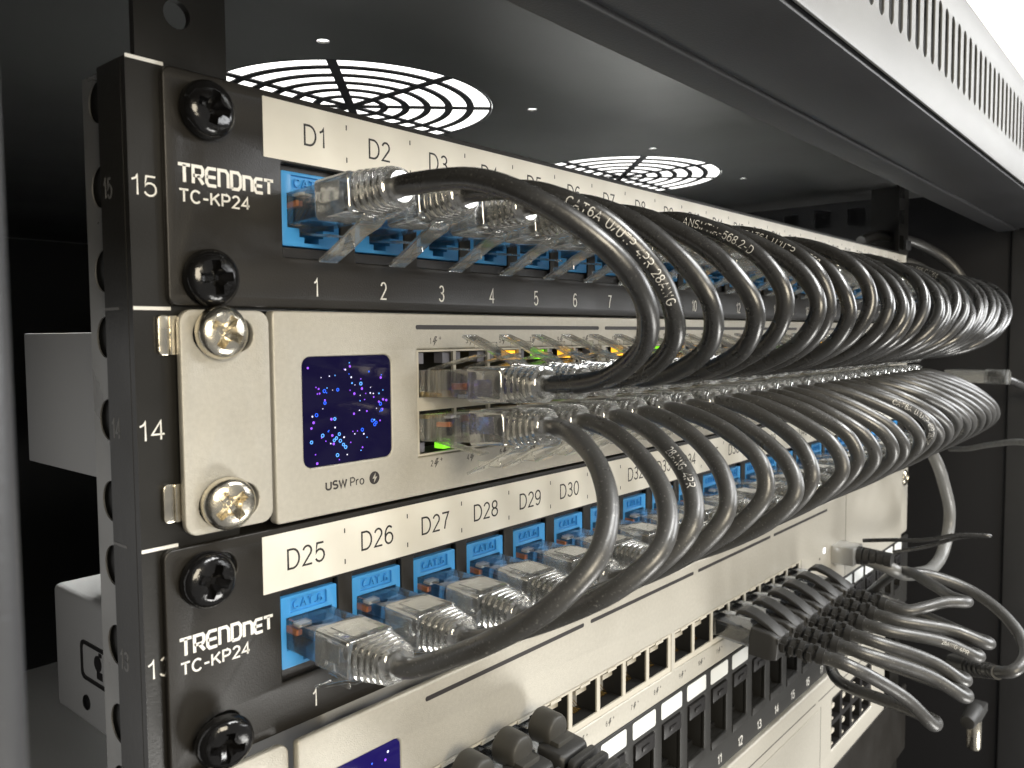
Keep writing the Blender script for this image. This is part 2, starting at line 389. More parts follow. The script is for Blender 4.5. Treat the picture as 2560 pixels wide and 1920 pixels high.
# left mounting rail (front face, folded side with round holes)
rl = MB()
rl.flat([rrect(-5.6, 14.3, -250, 88.9)]+[rrect(4.1, 13.2, u*44.45+z-4.6, u*44.45+z+4.6) for u in range(-4, 2) for z in (6.35, 22.2, 38.1)], 1.5, 3.2)
rl.box(-5.65, -4.3, 3.3, 12.7, -250, 88.9)
rl.flat([rrect(-3.7, 14.2, 89, 132)]+[circ(4.4, 98.6, 2.6, 20)], 1.6, 3.2)
rail = cb(rl, "mounting_rail", 'rail', bevel=0)
sf = MB(); sf.M = Matrix(((0, 1, 0, -4.2), (1, 0, 0, 0), (0, 0, 1, 0), (0, 0, 0, 1)))
hs = []
zz = -240
for u in range(-5, 2):
    for q in (7.4, 23.3, 39.2): hs.append([(15.6+4.2*math.cos(2*math.pi*k/24), u*44.45+q+4.0*math.sin(2*math.pi*k/24)) for k in range(24)])
sf.flat([rrect(11, 22.4, -250, 88.9)]+hs, -.15, .15)
M['flange'] = mat("galvanised_flange", (.27, .27, .265), .32, metal=.6, bump=.15, bscale=300, rvar=.12, vscale=60)
cb(sf, "side_flange", 'flange', rail)
cb(MB().box(-3.4, -3.0, 12.8, 22.3, -250, 88.8), "hole_shade_sheet", 'hole', rail, smooth=0)  # dark sheet put in for the shade behind the round holes
for u, n in ((1, '15'), (0, '14'), (-1, '13'), (-2, '12')):
    zc = u*44.45+22.0
    cb(MB().text(n, -2.9, zc-1.9, 3.8, 1.44, sx=1.14, off=-.02), "unit_number", 'white', rail, smooth=0)
    if u > -2: cb(MB().text(n, 0, 0, 3.9, 0, sx=.8, mapf=lambda a, b, t, zc=zc: (-5.70-t, 9.9-a, zc-1.9+b)), "faint_unit_number", 'faint', rail, smooth=0)
for u in range(-3, 3):
    cb(MB().box(-5.55, 1.4, 1.42, 1.48, u*44.45-.35, u*44.45+.3), "unit_line", 'white', rail, smooth=0)
    if u < 2: cb(MB().box(-5.72, -5.66, 7, 12.6, u*44.45-.25, u*44.45+.25), "faint_unit_line", 'faint', rail, smooth=0)
# right mounting rail and depth rail with square holes
rr = MB(); rr.flat([rrect(468.3, 488.2, -250, 132)]+[rrect(469.5, 478.7, u*44.45+z-4.6, u*44.45+z+4.6) for u in range(-4, 3) for z in (6.35, 22.2, 38.1)], 1.5, 3.2)
rr.box(486.9, 488.25, 3.3, 24, -250, 132)
cb(rr, "mounting_rail", 'rail')
dr = MB(); dr.M = Matrix(((0, 1, 0, 489), (1, 0, 0, 0), (0, 0, 1, 0), (0, 0, 0, 1)))
dr.flat([rrect(20, 620, 96, 126)]+[rrect(y, y+11, 110, 121, .8) for y in range(28, 600, 22)], -.8, .8)
cb(dr, "depth_rail", 'frame_dark')
cb(MB().box(478, 487.8, -.6, 1.2, 91, 97), "rail_bracket", 'frame', bevel=.4)

# ================================================================== SCREWS
def screw_mesh(name, m, r=5.5, h=3.6):
    a = MB(); prof = [(1.2, r*.93), (.4, r), (-.3, r*.985)]
    for k in range(1, 8):
        t = k/7*math.pi/2*.93; prof.append((-.5-h*math.sin(t)*.62, r*.985*math.cos(t)**.62))
    a.lathe(prof, 40)
    me = a.mesh("tmp", m, 0); ob = link("tmp", me)
    b = MB()
    for ang in (0, math.pi/2):
        b2 = MB(); w = .72
        top, bot = -h-1.2, -.3
        ca, sa = math.cos(ang), math.sin(ang)
        R = lambda u, v: (u*ca-v*sa, u*sa+v*ca)
        rings = []
        for y, L, ww in ((bot, 1.3, .5), (-h*.5, 3.0, .8), (top, 4.1, 1.15)):
            rings.append([(R(L, -ww)[0], y, R(L, -ww)[1]), (R(L, ww)[0], y, R(L, ww)[1]), (R(-L, ww)[0], y, R(-L, ww)[1]), (R(-L, -ww)[0], y, R(-L, -ww)[1])])
        b2.loft(rings); mm = b2.mesh("tmp2", m, 0); o2 = link("tmp2", mm)
        mod = ob.modifiers.new("b", 'BOOLEAN'); mod.object = o2; mod.operation = 'DIFFERENCE'; mod.solver = 'EXACT'
    b3 = MB(); b3.lathe([(-h-1.2, 2.5), (-h*.5, 1.7), (-.1, .5)], 12); o3 = link("tmp3", b3.mesh("tmp3", m, 0))
    mod = ob.modifiers.new("b", 'BOOLEAN'); mod.object = o3; mod.operation = 'DIFFERENCE'; mod.solver = 'EXACT'
    bpy.context.view_layer.update()
    out = bpy.data.meshes.new_from_object(ob.evaluated_get(bpy.context.evaluated_depsgraph_get()))
    out.name = name
    for o in [o for o in COL.objects if o.name.startswith("tmp")]: bpy.data.objects.remove(o)
    out.shade_smooth(); out.set_sharp_from_angle(angle=math.radians(32))
    return out
scb = screw_mesh("black_screw", 'blackscrew'); scs = screw_mesh("steel_screw", 'steel', 5.2, 3.2)
def screw(x, y, z, label, steel=False, rot=.3, tilt=(0, 0)):
    t = thing("rack_screw", label, "screw", (x, y, z), group="screws holding the rack units")
    h = link("screw_head", scs if steel else scb, t, None, (tilt[0], rot, tilt[1]))
    mb = MB().lathe([(0, 2.9), (12, 2.9)], 16); mb.build("shank", 'steel' if steel else 'blackscrew', t)
    return t
screw(8.4, -1.2, 81.6, "black cross-head screw above the logo of the topmost black patch panel", rot=.2, tilt=(-.05, .05))
screw(8.2, -1.2, 50.3, "black cross-head screw below the logo of the topmost black patch panel", rot=-.1)
screw(9.2, -2.6, 40.0, "silver cross-head screw at the top of the starry-screened switch's ear", True, .5)
screw(9.4, -3.0, 7.2, "silver cross-head screw at the bottom of the starry-screened switch's ear", True, .9, (.12, -.12))
screw(5.7, -1.4, -7.2, "black cross-head screw above the logo of the lower patch panel labelled D25", rot=.35)
screw(6.3, -4.6, -38.2, "black cross-head screw below the logo of the lower patch panel, tilted and backed out", rot=.15, tilt=(.2, -.25))
screw(8.0, -4.2, -51.5, "dark cross-head screw on the left ear of the lower switch, cut by the frame edge", rot=.4)
screw(474.5, -2.6, -52, "small bright screw at the right end of the lower switch", True, .3)

# ================================================================== PATCH PANELS (24 keystone ports)
PITCH = 18.76
LOGO = {  # letters drawn as strokes in a 1 x 1 box
 'T': (1.0, [[(0, 1), (1, 1)], [(.5, 1), (.5, 0)]]), 'R': (1.0, [[(.1, 0), (.1, 1), (.8, 1), (.92, .88), (.92, .58), (.8, .46), (.1, .46)], [(.5, .46), (.95, 0)]]),
 'E': (.95, [[(.95, 1), (.28, 1), (.1, .82), (.1, .18), (.28, 0), (.95, 0)], [(.1, .5), (.9, .5)]]), 'N': (1.0, [[(.1, 0), (.1, 1), (.72, 1), (.92, .82), (.92, 0)]]),
 'D': (1.0, [[(.1, 0), (.1, 1), (.7, 1), (.92, .8), (.92, .2), (.7, 0), (.1, 0)]]),
 'n': (.9, [[(.1, 0), (.1, .84), (.68, .84), (.85, .68), (.85, 0)]]), 'e': (.85, [[(.85, .84), (.25, .84), (.1, .70), (.1, .12), (.25, 0), (.85, 0)], [(.1, .42), (.8, .42)]]),
 't': (.9, [[(0, .84), (.9, .84)], [(.45, .84), (.45, 0)]])}
def logo(mb, x, z, h, width, y):
    word = "TREND" + "net"; tot = sum(LOGO['N' if ch == 'N' else ch][0]+.14 for ch in word)
    sx = width/tot; cx = x
    for ch in word:
        w, st = LOGO[ch]
        for P in st: mb.stroke([(cx+px*sx, z+pz*h) for px, pz in P], .62, y)
        cx += (w+.14)*sx
def jack_meshes():
    # origin at the jack hole centre, face at y = 0.25
    f = MB(); hole = [(-5.9, -3.6), (-3.0, -3.6), (-3.0, -5.4), (-1.8, -5.4), (-1.8, -6.6), (1.8, -6.6), (1.8, -5.4), (3.0, -5.4), (3.0, -3.6), (5.9, -3.6), (5.9, 3.4), (-5.9, 3.4)]
    f.flat([rrect(-7.2, 7.2, -7.4, 7.9, .4), hole, rrect(-4.9, 4.5, 4.3, 7.2, .3)], .35, 3.2, .12, 1)
    f.box(-5.2, 4.8, .95, 1.4, 4.0, 7.5)
    f.text("CAT.6", -.2, 4.85, 1.8, .42, sx=1.18, off=.0, thick=.52, spacing=1.3)
    face = f.mesh("jack_face", 'blue', 30)
    b = MB()
    b.box(-7.2, -6.0, 3.3, 20, -7.4, 7.9).box(6.0, 7.2, 3.3, 20, -7.4, 7.9).box(-6, 6, 3.3, 20, 3.5, 7.9).box(-6, 6, 3.3, 20, -7.4, -6.7).box(-6, 6, 15, 20, -6.7, 3.5)
    body = b.mesh("jack_body", 'blue', 0)
    k = MB()
    for i in range(8):
        x = (i-3.5)*1.02; k.tube([Vector((x, 13, 2.6)), Vector((x, 6, 2.0)), Vector((x, 9.5, -1.6))], .22, 6)
    return face, body, k.mesh("jack_contacts", 'gold', 40)
JACK = jack_meshes()
def patch_panel(label, u, dx, first, dirs, label_from):
    z0 = u*44.45
    t = thing("patch_bay", label, "patch panel", (241, 0, z0), group="black patch panels with blue jacks")
    OX = lambda mb: [mb.v.__setitem__(i, (p[0]-241, p[1], p[2])) for i, p in enumerate(mb.v)]
    def part(mb, name, m, parent=t, **k): OX(mb); return mb.build(name, m, parent, **k)
    holes = []; xs = [25.12+dx+7.23+PITCH*k for k in range(24)]
    for xc in xs: holes.append(rrect(xc-7.35, xc+7.35, 11.1, 30.2, .3))
    oval = [rrect(4.6, 12.6, zc-3.3, zc+3.3, 3.2) for zc in (6.3, 38.1)]+[rrect(470, 478, zc-3.3, zc+3.3, 3.2) for zc in (6.3, 38.1)]
    pl = MB(); pl.flat([rrect(dx+.4, 482.2+dx, .5, 44.0, 1.8)]+holes+oval, 0, 1.4, .35, 2)
    part(pl, "face_plate", 'black_plate', smooth=40)
    ed = MB(); ed.box(16+dx, 466+dx, 1.5, 26, 42.4, 43.6); ed.box(16+dx, 466+dx, 1.5, 26, .7, 1.9)
    part(ed, "folded_edge", 'black_plate', bevel=.3)
    hs = MB()
    for xc in xs:
        hs.box(xc-9, xc-7.36, 1.45, 18, 11, 30.3); hs.box(xc-7.36, xc+7.36, 1.9, 18, 28.75, 30.3); hs.box(xc-7.36, xc+7.36, 1.2, 18, 10.9, 13.2)
    part(hs, "jack_frame", 'blackpl')
    lb = MB(); lb.flat([rrect(20.9+dx, 479+dx, 30.75, 42.75, .15)], -.10, -.005)
    L = part(lb, "label_strip", 'label', smooth=0)
    tx = MB()
    for k, xc in enumerate(xs):
        tx.text("D%d" % (first+k), xc+(1.0 if k == 0 and first == 1 else -.9 if k == 0 else 0), 34.6, 4.5, -.13, sx=1.0, off=-.012)
        if k < 23:
            xm = xc+PITCH/2-.02
            tx.box(xm-.14, xm+.14, -.14, -.1, 39.7, 40.75); tx.box(xm-.14, xm+.14, -.14, -.1, 32.7, 33.8)
    part(tx, "label_lettering", 'ink', L, smooth=0)
    wr = MB()
    for k, xc in enumerate(xs): wr.text(str(k+1), xc+.6, 3.0, 4.1, -.05, sx=.78, off=-.02)
    part(wr, "port_numbers", 'white', smooth=0)
    lg = MB(); logo(lg, 2.9+dx*1.0, 23.4, 3.2, 20.4, -.06); lg.text("TC-KP24", 3.0+dx, 19.6, 2.6, -.06, 'LEFT', sx=1.13, off=.03)
    part(lg, "brand_lettering", 'white', smooth=0)
    for xc in xs:
        j = link("keystone_jack", JACK[0], t, (xc-241, 0, 20.9))
        link("jack_housing", JACK[1], j); link("contacts", JACK[2], j)
    return xs
X15 = patch_panel("topmost black patch panel with blue jacks under a label strip reading D1 onwards", 1, 0., 1, 1, 0)
X13 = patch_panel("black patch panel with blue jacks under the label strip starting at D25", -1, -2.55, 25, 1, 0)

# ================================================================== SWITCHES
def bolt(mb, x, z, h, y):
    P = [(.45, 1), (0, .42), (.38, .46), (.15, 0), (.75, .6), (.36, .56), (.72, 1)]
    mb.stroke([(x+a*h*.8, z+b*h) for a, b in P], h*.10, y, True)
def plus(mb, x, z, h, y):
    mb.box(x-h/2, x+h/2, y, y+.05, z-h*.09, z+h*.09); mb.box(x-h*.09, x+h*.09, y-.002, y+.05, z-h/2, z+h/2)
U14 = thing("network_switch", "champagne network switch between the two label strips, with a dark blue star-speckled screen", "network switch", (241, -1.5, 0), group="champagne network switches")
def sw(T, z0):
    def part(mb, name, m, parent=None, **k):
        for i, p in enumerate(mb.v): mb.v[i] = (p[0]-T.location.x/S, p[1]-T.location.y/S, p[2]-T.location.z/S)
        return mb.build(name, m, parent or T, **k)
    return part
P14 = sw(U14, 0)
Y14 = -1.5
GX = [60.6+80.3*g for g in range(4)]
PX = [60.6+80.3*(k//6)+.4+12.83*(k % 6)+6.4 for k in range(24)]
bz = MB()
bz.flat([rrect(21.0, 462, .5, 44.4, .9), rrect(28.0, 52.3, 11.2, 34.8, 2.0)]+[rrect(g, g+77.9, 9.8, 35.8, .3) for g in GX]+[rrect(388, 446, 12, 33, .3)], Y14, 1.2, .5, 3)
P14(bz, "bezel", 'alu', smooth=40)
ear = MB(); ear.flat([rrect(1.6, 20.4, 1.6, 44.3, 2.6), rrect(4.2, 16.8, 36.2, 43.0, 3.3), rrect(4.4, 17.2, 3.2, 10.4, 3.5)], -1.3, .3, .3, 2)
P14(ear, "mounting_ear", 'alu', smooth=40)
P14(MB().flat([rrect(462.5, 481.4, 1.6, 44.3, 2.0)], -1.3, .3, .3, 2), "mounting_ear", 'alu', smooth=40)
P14(MB().box(20.6, 461.8, 16, 132, 1.2, 40.6), "chassis", 'chassis', bevel=.5)
scr = P14(MB().flat([rrect(28.05, 52.25, 11.25, 34.75, 2.0)], Y14+.25, Y14+1.0), "screen", 'screen', smooth=0)
DOTS = [(470,460,1),(555,530,3),(610,522,3),(648,518,2),(712,475,1),(720,478,3),(748,428,2),(752,455,1),(745,510,0),(760,535,3),(765,578,2),(785,592,3),(828,550,1),(828,585,2),(835,622,1),(750,630,1),(888,497,0),(980,525,0),(975,545,1),(898,616,3),(520,598,1),(537,610,1),(593,606,2),(575,627,0),(590,640,0),(630,623,3),(528,645,1),(543,643,1),(665,622,0),(780,657,1),(822,672,3),(862,660,1),(895,658,3),(918,663,3),(960,665,2),(990,640,2),(577,692,1),(577,712,0),(562,753,3),(820,712,2),(853,705,1),(920,690,1),(990,712,1),(1015,720,1),(958,728,1),(970,745,0),(493,803,3),(520,795,0),(775,805,1),(815,783,3),(868,793,1),(940,777,3),(985,785,1),(965,802,0),(980,790,0),(618,832,1),(641,832,2),(500,847,1),(485,886,1),(642,895,3),(600,912,0),(595,920,0),(907,867,0),(922,863,2),(935,885,0),(965,872,1),(925,898,0),(558,945,2),(550,960,1),(578,987,1),(670,945,2),(650,972,2),(635,987,2),(676,995,2),(702,972,3),(622,950,1),(765,935,1),(797,935,1),(778,955,3),(833,930,0),(843,962,3),(866,990,2),(748,1015,1),(697,1025,2),(712,1045,2),(610,1008,3),(630,1012,1),(484,985,2),(508,1075,1),(655,1097,2),(722,1102,3),(832,1062,1),(820,1083,2),(518,1140,1),(667,1132,1)]
dt = MB()
for px, pz, kind in DOTS:
    X = 28.3+(px-440)/(1040-440)*23.6; Z = 34.3-((pz-400-(px-440)*-.02)/(1150-400))*22.6
    r = random.choice((.16, .24, .30, .34)) if kind != 3 else random.choice((.12, .17, .22))
    dt.mat(kind)
    if r > .28 and kind in (0, 2): dt.stroke(circ(X, Z, r, 12), .16, Y14+.21, True)
    else: dt.flat([circ(X, Z, r*.85, 10)], Y14+.2, Y14+.24)
P14(dt, "screen_image", ['dotblue', 'dotviolet', 'dotcyan', 'dotwhite'], scr, smooth=0)
ink = MB()
for i, g in enumerate(GX):
    ink.flat([rrect(g-.4, g+76.6, 40.6, 41.7, .5)], Y14-.05, Y14-.005)
ink.text("USW", 33.3, 5.75, 2.05, Y14-.05, 'LEFT', sx=1.12, off=.07)
ink.text("Pro", 39.9, 5.75, 2.05, Y14-.05, 'LEFT', sx=1.05, off=.01)
ink.flat([circ(46.8, 6.8, 1.48, 28)], Y14-.04, Y14-.005)
for k in range(24):
    ink.text(str(2*k+1), PX[k]-2.4, 37.1, 1.5, Y14-.04, sx=.9, off=-.01); bolt(ink, PX[k]-1.5, 36.75, 2.1, Y14-.04); plus(ink, PX[k]+.9, 38.5, .8, Y14-.04)
    ink.text(str(2*k+2), PX[k]-2.4, 7.1, 1.5, Y14-.04, sx=.9, off=-.01); bolt(ink, PX[k]-1.5, 6.75, 2.1, Y14-.04); plus(ink, PX[k]+.9, 8.5, .8, Y14-.04)
P14(ink, "printed_lettering", 'greyink', smooth=0)
bi = MB(); bi.flat([[(46.9+a*1.9, 6.8+b*1.9) for a, b in ((.12, .6), (-.36, -.08), (-.06, -.06), (-.16, -.62), (.34, .12), (.04, .1))]], Y14-.08, Y14-.045)
P14(bi, "bolt_emblem", 'alu', smooth=0)
ph = []
for k in range(24):
    x = PX[k]; ph.append(rrect(x-5.95, x+5.95, 24.2, 35.2)); ph.append(rrect(x-5.95, x+5.95, 10.4, 20.9))
for g in range(4):
    pb = MB(); pb.flat([rrect(GX[g]+.1, GX[g]+77.8, 9.9, 35.7)]+ph[g*12:g*12+12], Y14+.5, Y14+1.3)
    pp = P14(pb, "port_block", 'greypl', smooth=0)
    bk = MB(); bk.box(GX[g]+.3, GX[g]+77.6, 11, 12, 10, 35.6)
    for k in range(6):
        x = PX[g*6+k]
        for zl, zh in ((33.2, 35.3), (10.3, 12.4)):
            bk.box(x-2.6, x+2.6, -.6, 11, zl-1.2 if zl > 20 else zh-.2, (zl-.2) if zl > 20 else zh+1.2) if False else None
    P14(bk, "port_cavity", 'hole', pp, smooth=0)
    ld = MB()
    for k in range(6):
        kk = g*6+k; x = PX[kk]
        lit = {2: 1, 3: 2, 4: 1, 6: 1, 8: 2, 9: 1, 13: 1, 17: 2, 20: 1}.get(kk, 0)
        ld.mat(0).box(x-5.6, x-3.4, 0, 3, 32.3, 34.9); ld.mat(lit).box(x+3.1, x+5.6, 0, 3, 32.3, 34.9)
        ld.mat(0).box(x-5.6, x-3.4, 0, 3, 10.7, 13.0); ld.mat({0: 2, 1: 0, 3: 1, 4: 2}.get(kk, 0)).box(x+2.9, x+5.6, 0, 3, 10.7, 13.0)
    P14(ld, "port_indicators", ['ledoff', 'amber', 'green'], pp, smooth=0)
sfp = MB(); sfp.flat([rrect(388.1, 445.9, 12.1, 32.9)]+[rrect(389.5+14.2*k, 402.5+14.2*k, z, z+9) for k in range(4) for z in (12.8, 23)], Y14+.6, 4)
P14(sfp, "uplink_cage", 'steel', smooth=0)
P14(MB().box(388.2, 445.8, 10, 11, 12.2, 32.8), "cage_cavity", 'hole', smooth=0)
# cage nut tabs peeping out beside the ear
for z0, z1, w in ((35.8, 43.2, "upper"), (4.5, 11.8, "lower")):
    m = MB(); m.flat([rrect(-1.5, 1.0, z0, z1, .9)], .6, 1.4, .2, 1); m.box(.6, 3.4, .35, .9, z0+.1, z1-.1)
    tag(m.build("cage_nut", 'steel'), "ribbed silver cage nut tab beside the %s silver screw of the champagne switch" % w, "cage nut", "cage nut tabs")

# lower switch (row of single ports)
Y12 = -5.0
U12 = thing("network_switch", "lower champagne network switch with one row of ports, half of them empty", "network switch", (241, Y12, -44.45), group="champagne network switches")
P12 = sw(U12, 0)
LX = [59.6+14.7*k if k < 8 else 180.1+14.7*(k-8) for k in range(16)]
bz = MB(); bz.flat([rrect(22.2, 462, -88.3, -44.5, .9), rrect(28.5, 50.4, -76, -54.4, 1.8), rrect(58.6, 177.4, -80.2, -66.4, .3), rrect(179.4, 298.6, -80.2, -66.4, .3)], Y12, Y12+1.9, .6, 3)
P12(bz, "bezel", 'alu', smooth=40)
P12(MB().flat([rrect(2.5, 21.4, -87.4, -44.9, 2.2)], -3.2, -1.4, .4, 2), "mounting_ear", 'alu', smooth=40)
P12(MB().flat([rrect(462.6, 482, -87.4, -44.9, 2.2)], -3.2, -1.4, .4, 2), "mounting_ear", 'alu', smooth=40)
ch = P12(MB().box(34, 455, 3.1, 155, -88, -45), "chassis", 'chassis', bevel=2.2, seg=3)
s2 = P12(MB().flat([rrect(28.55, 50.35, -75.95, -54.45, 1.8)], Y12+.25, Y12+1), "screen", 'screenlit', smooth=0)
dt = MB()
for i in range(46):
    X = 29.5+20*random.random(); Z = -74.5+19*random.random(); dt.mat(random.choice((0, 0, 1, 1, 2, 3))).flat([circ(X, Z, random.choice((.15, .22, .3)), 10)], Y12+.2, Y12+.24)
P12(dt, "screen_image", ['dotblue', 'dotviolet', 'dotcyan', 'dotwhite'], s2, smooth=0)
ink = MB()
for a in (58.5, 127.6, 196.7, 265.8): ink.flat([rrect(a, a+65.6, -48.9, -47.7, .5)], Y12-.05, Y12-.005)
for k in range(16):
    ink.text(str(k+1), LX[k]+3.2, -84.5, 1.7, Y12-.04, sx=.9, off=-.01); bolt(ink, LX[k]+4.4, -84.8, 2.2, Y12-.04); plus(ink, LX[k]+7.2, -83.0, .8, Y12-.04)
ink.flat([circ(322, -71, .7, 14)], Y12-.04, Y12-.005); ink.box(358.9, 359.15, Y12-.04, Y12-.005, -87.9, -44.9)
P12(ink, "printed_lettering", 'greyink', smooth=0)
P12(MB().flat([rrect(327, 329.2, -69.4, -66.8, .6)], Y12-.1, Y12-.005), "status_light", 'whiteled', smooth=0)
P12(MB().box(359.2, 461.6, Y12-.12, Y12-.005, -87.9, -44.9), "end_cover", 'alu')
for g in range(2):
    x0, x1 = ((58.7, 177.3), (179.5, 298.5))[g]
    pb = MB(); pb.flat([rrect(x0, x1, -80.1, -66.5)]+[rrect(LX[k]+.15, LX[k]+13.0, -78.2, -67.2) for k in range(g*8, g*8+8)], Y12+.35, Y12+.9)
    pp = P12(pb, "port_block", 'greypl', smooth=0)
    cv = MB(); cv.box(x0+.2, x1-.2, 9, 10, -80, -66.6)
    for k in range(g*8, g*8+8): cv.box(LX[k]+13.1, LX[k]+14.7, Y12+1, 9, -80, -66.6)
    cv.box(x0, x1, Y12+1, 9, -80, -78.3); cv.box(x0, x1, Y12+1, 9, -67, -66.4)
    P12(cv, "port_cavity", 'hole', pp, smooth=0)
    gd = MB(); st = MB()
    for k in range(g*8, g*8+8):
        xc = LX[k]+6.5
        for i in range(8):
            x = xc+(i-3.5)*1.02; gd.tube([Vector((x, 5, -78)), Vector((x, -.6, -77.4)), Vector((x, 2.2, -75.2))], .2, 6)
        st.box(LX[k]+7.5, LX[k]+13.0, -.6, 3, -72.2, -70.6); st.box(LX[k]+.2, LX[k]+3, 1.2, 6, -69.6, -67.3)
        st.box(LX[k]+4, LX[k]+9, -4.95, -4.3, -67.6, -66.7)
    P12(gd, "contacts", 'gold', pp, smooth=40); P12(st, "port_spring", 'greypl', pp, smooth=0)
# power inlet on the chassis side
inl = MB(); inl.M = Matrix(((0, 1, 0, 0), (1, 0, 0, 0), (0, 0, 1, 0), (0, 0, 0, 1)))
inl.flat([rrect(104, 132.6, -72, -59, 2.5), rrect(105.2, 131.4, -70.8, -60.2, 2)], 33.6, 34.1)
inl.flat([circ(120, -64.5, 2.6, 20)], 33.8, 34.05); inl.box(117, 121, 33.85, 34.1, -69.5, -67)
inl.flat([rrect(117.2, 119.2, -62, -60.8)], 33.8, 34.05)
P12(inl, "power_inlet", 'blackpl', ch, smooth=0)
cs = MB(); cs.M = Matrix(((0, 1, 0, 33.9), (1, 0, 0, 129.6), (0, 0, 1, -79.8), (0, 0, 0, 1))); cs.lathe([(.4, 2.6), (-.3, 2.5), (-.6, 1.9)], 20)
P12(cs, "chassis_screw", 'blackscrew', ch)

# ================================================================== EMPTY KEYSTONE PANEL (unit 11)
Y11 = -4.0
U11 = thing("patch_bay", "black patch panel with empty ports and blank white stickers below the lower switch", "patch panel", (241, Y11, -88.9))
P11 = sw(U11, 0)
kx = [210+18.7*(n-11) for n in range(1, 25)]
P11(MB().flat([rrect(.4, 482.2, -132.9, -89.3, 1.6)]+[rrect(x, x+13.2, -119.2, -98, .3) for x in kx], Y11, Y11+1.5, .3, 2), "face_plate", 'kframe', smooth=40)
fr = MB(); cav = MB(); tabm = MB(); stk = MB(); num = MB()
for n, x in enumerate(kx):
    fr.box(x-1.2, x-.05, Y11+1.55, 14, -121, -97); fr.box(x+13.25, x+14.4, Y11+1.55, 14, -121, -97); fr.box(x, x+13.2, Y11-.5, 14, -122.4, -119.25)
    cav.box(x-.4, x+13.6, 14.05, 15, -121, -97); cav.box(x, x+13.2, 1, 14, -119.2, -117.4)
    tabm.box(x+.4, x+12.8, Y11-.7, Y11+4, -103.6, -98.3); tabm.box(x+4.2, x+9, Y11-1.2, Y11-.75, -101.8, -100.2)
    stk.flat([rrect(x-.6, x+14.2, -96.3, -90.4, .9)], Y11-.10, Y11-.005)
    num.text(str(n+1), x+7.8, -131, 4.0, Y11-.05, sx=.95, off=.0)
P11(fr, "jack_frame", 'kframe', bevel=.2); P11(cav, "port_cavity", 'hole', smooth=0); P11(tabm, "release_tab", 'blackpl', bevel=.3)
P11(stk, "blank_sticker", 'sticker', smooth=0); P11(num, "port_numbers", 'white', smooth=0)

# ================================================================== BOTTOM DEVICE (unit 10)
Y10 = -5.6
U10 = thing("network_switch", "bottom champagne network device with a double row of ports at its right end", "network switch", (241, Y10, -133.4))
P10 = sw(U10, 0)
bz = MB(); bz.flat([rrect(21, 432, -186, -133.6, 1.5), rrect(341.5, 408, -175.2, -148.0, 1.2)], Y10, 3, 1.0, 4)
P10(bz, "bezel", 'alu', smooth=40)
P10(MB().box(21, 431, 3.1, 320, -185, -134.5), "chassis", 'chassis', bevel=.6)
ln = MB(); ln.box(40, 318, Y10-.05, Y10-.005, -142.3, -141.8); ln.box(325, 325.4, Y10-.05, Y10-.005, -178, -146)
ln.box(322, 425, Y10-.05, Y10-.005, -142.3, -141.8)
P10(ln, "panel_seam", 'greyink', smooth=0)
P10(MB().flat([rrect(45, 324, -180, -146.5, .8)], Y10-.25, Y10-.006, .1, 1), "inset_cover", 'alu', smooth=40)
pb = MB(); pb.flat([rrect(341.6, 407.9, -175.1, -148.1)]+[rrect(343+16.3*k, 355.6+16.3*k, z, z+11) for k in range(4) for z in (-174, -160.6)], Y10+.7, 2)
pp = P10(pb, "port_block", 'blackpl', smooth=0)
sp = MB()
for k in range(4):
    for z in (-174, -160.6): sp.box(343+16.3*k, 348.5+16.3*k, Y10+1.2, 4, z+6.2, z+8.2); sp.box(343+16.3*k, 347+16.3*k, Y10+1.2, 4, z+.3, z+1.2)
P10(sp, "port_spring", 'greypl', pp, smooth=0); P10(MB().box(341.7, 407.8, 8, 9, -175, -148.2), "port_cavity", 'hole', pp, smooth=0)
bl = MB().flat([rrect(.5, 482, -230, -187, 2)], -5, -3.5, .4, 2)
tag(bl.build("blank_panel", 'black_plate', smooth=40), "plain black blanking panel below the bottom champagne device", "blanking panel")

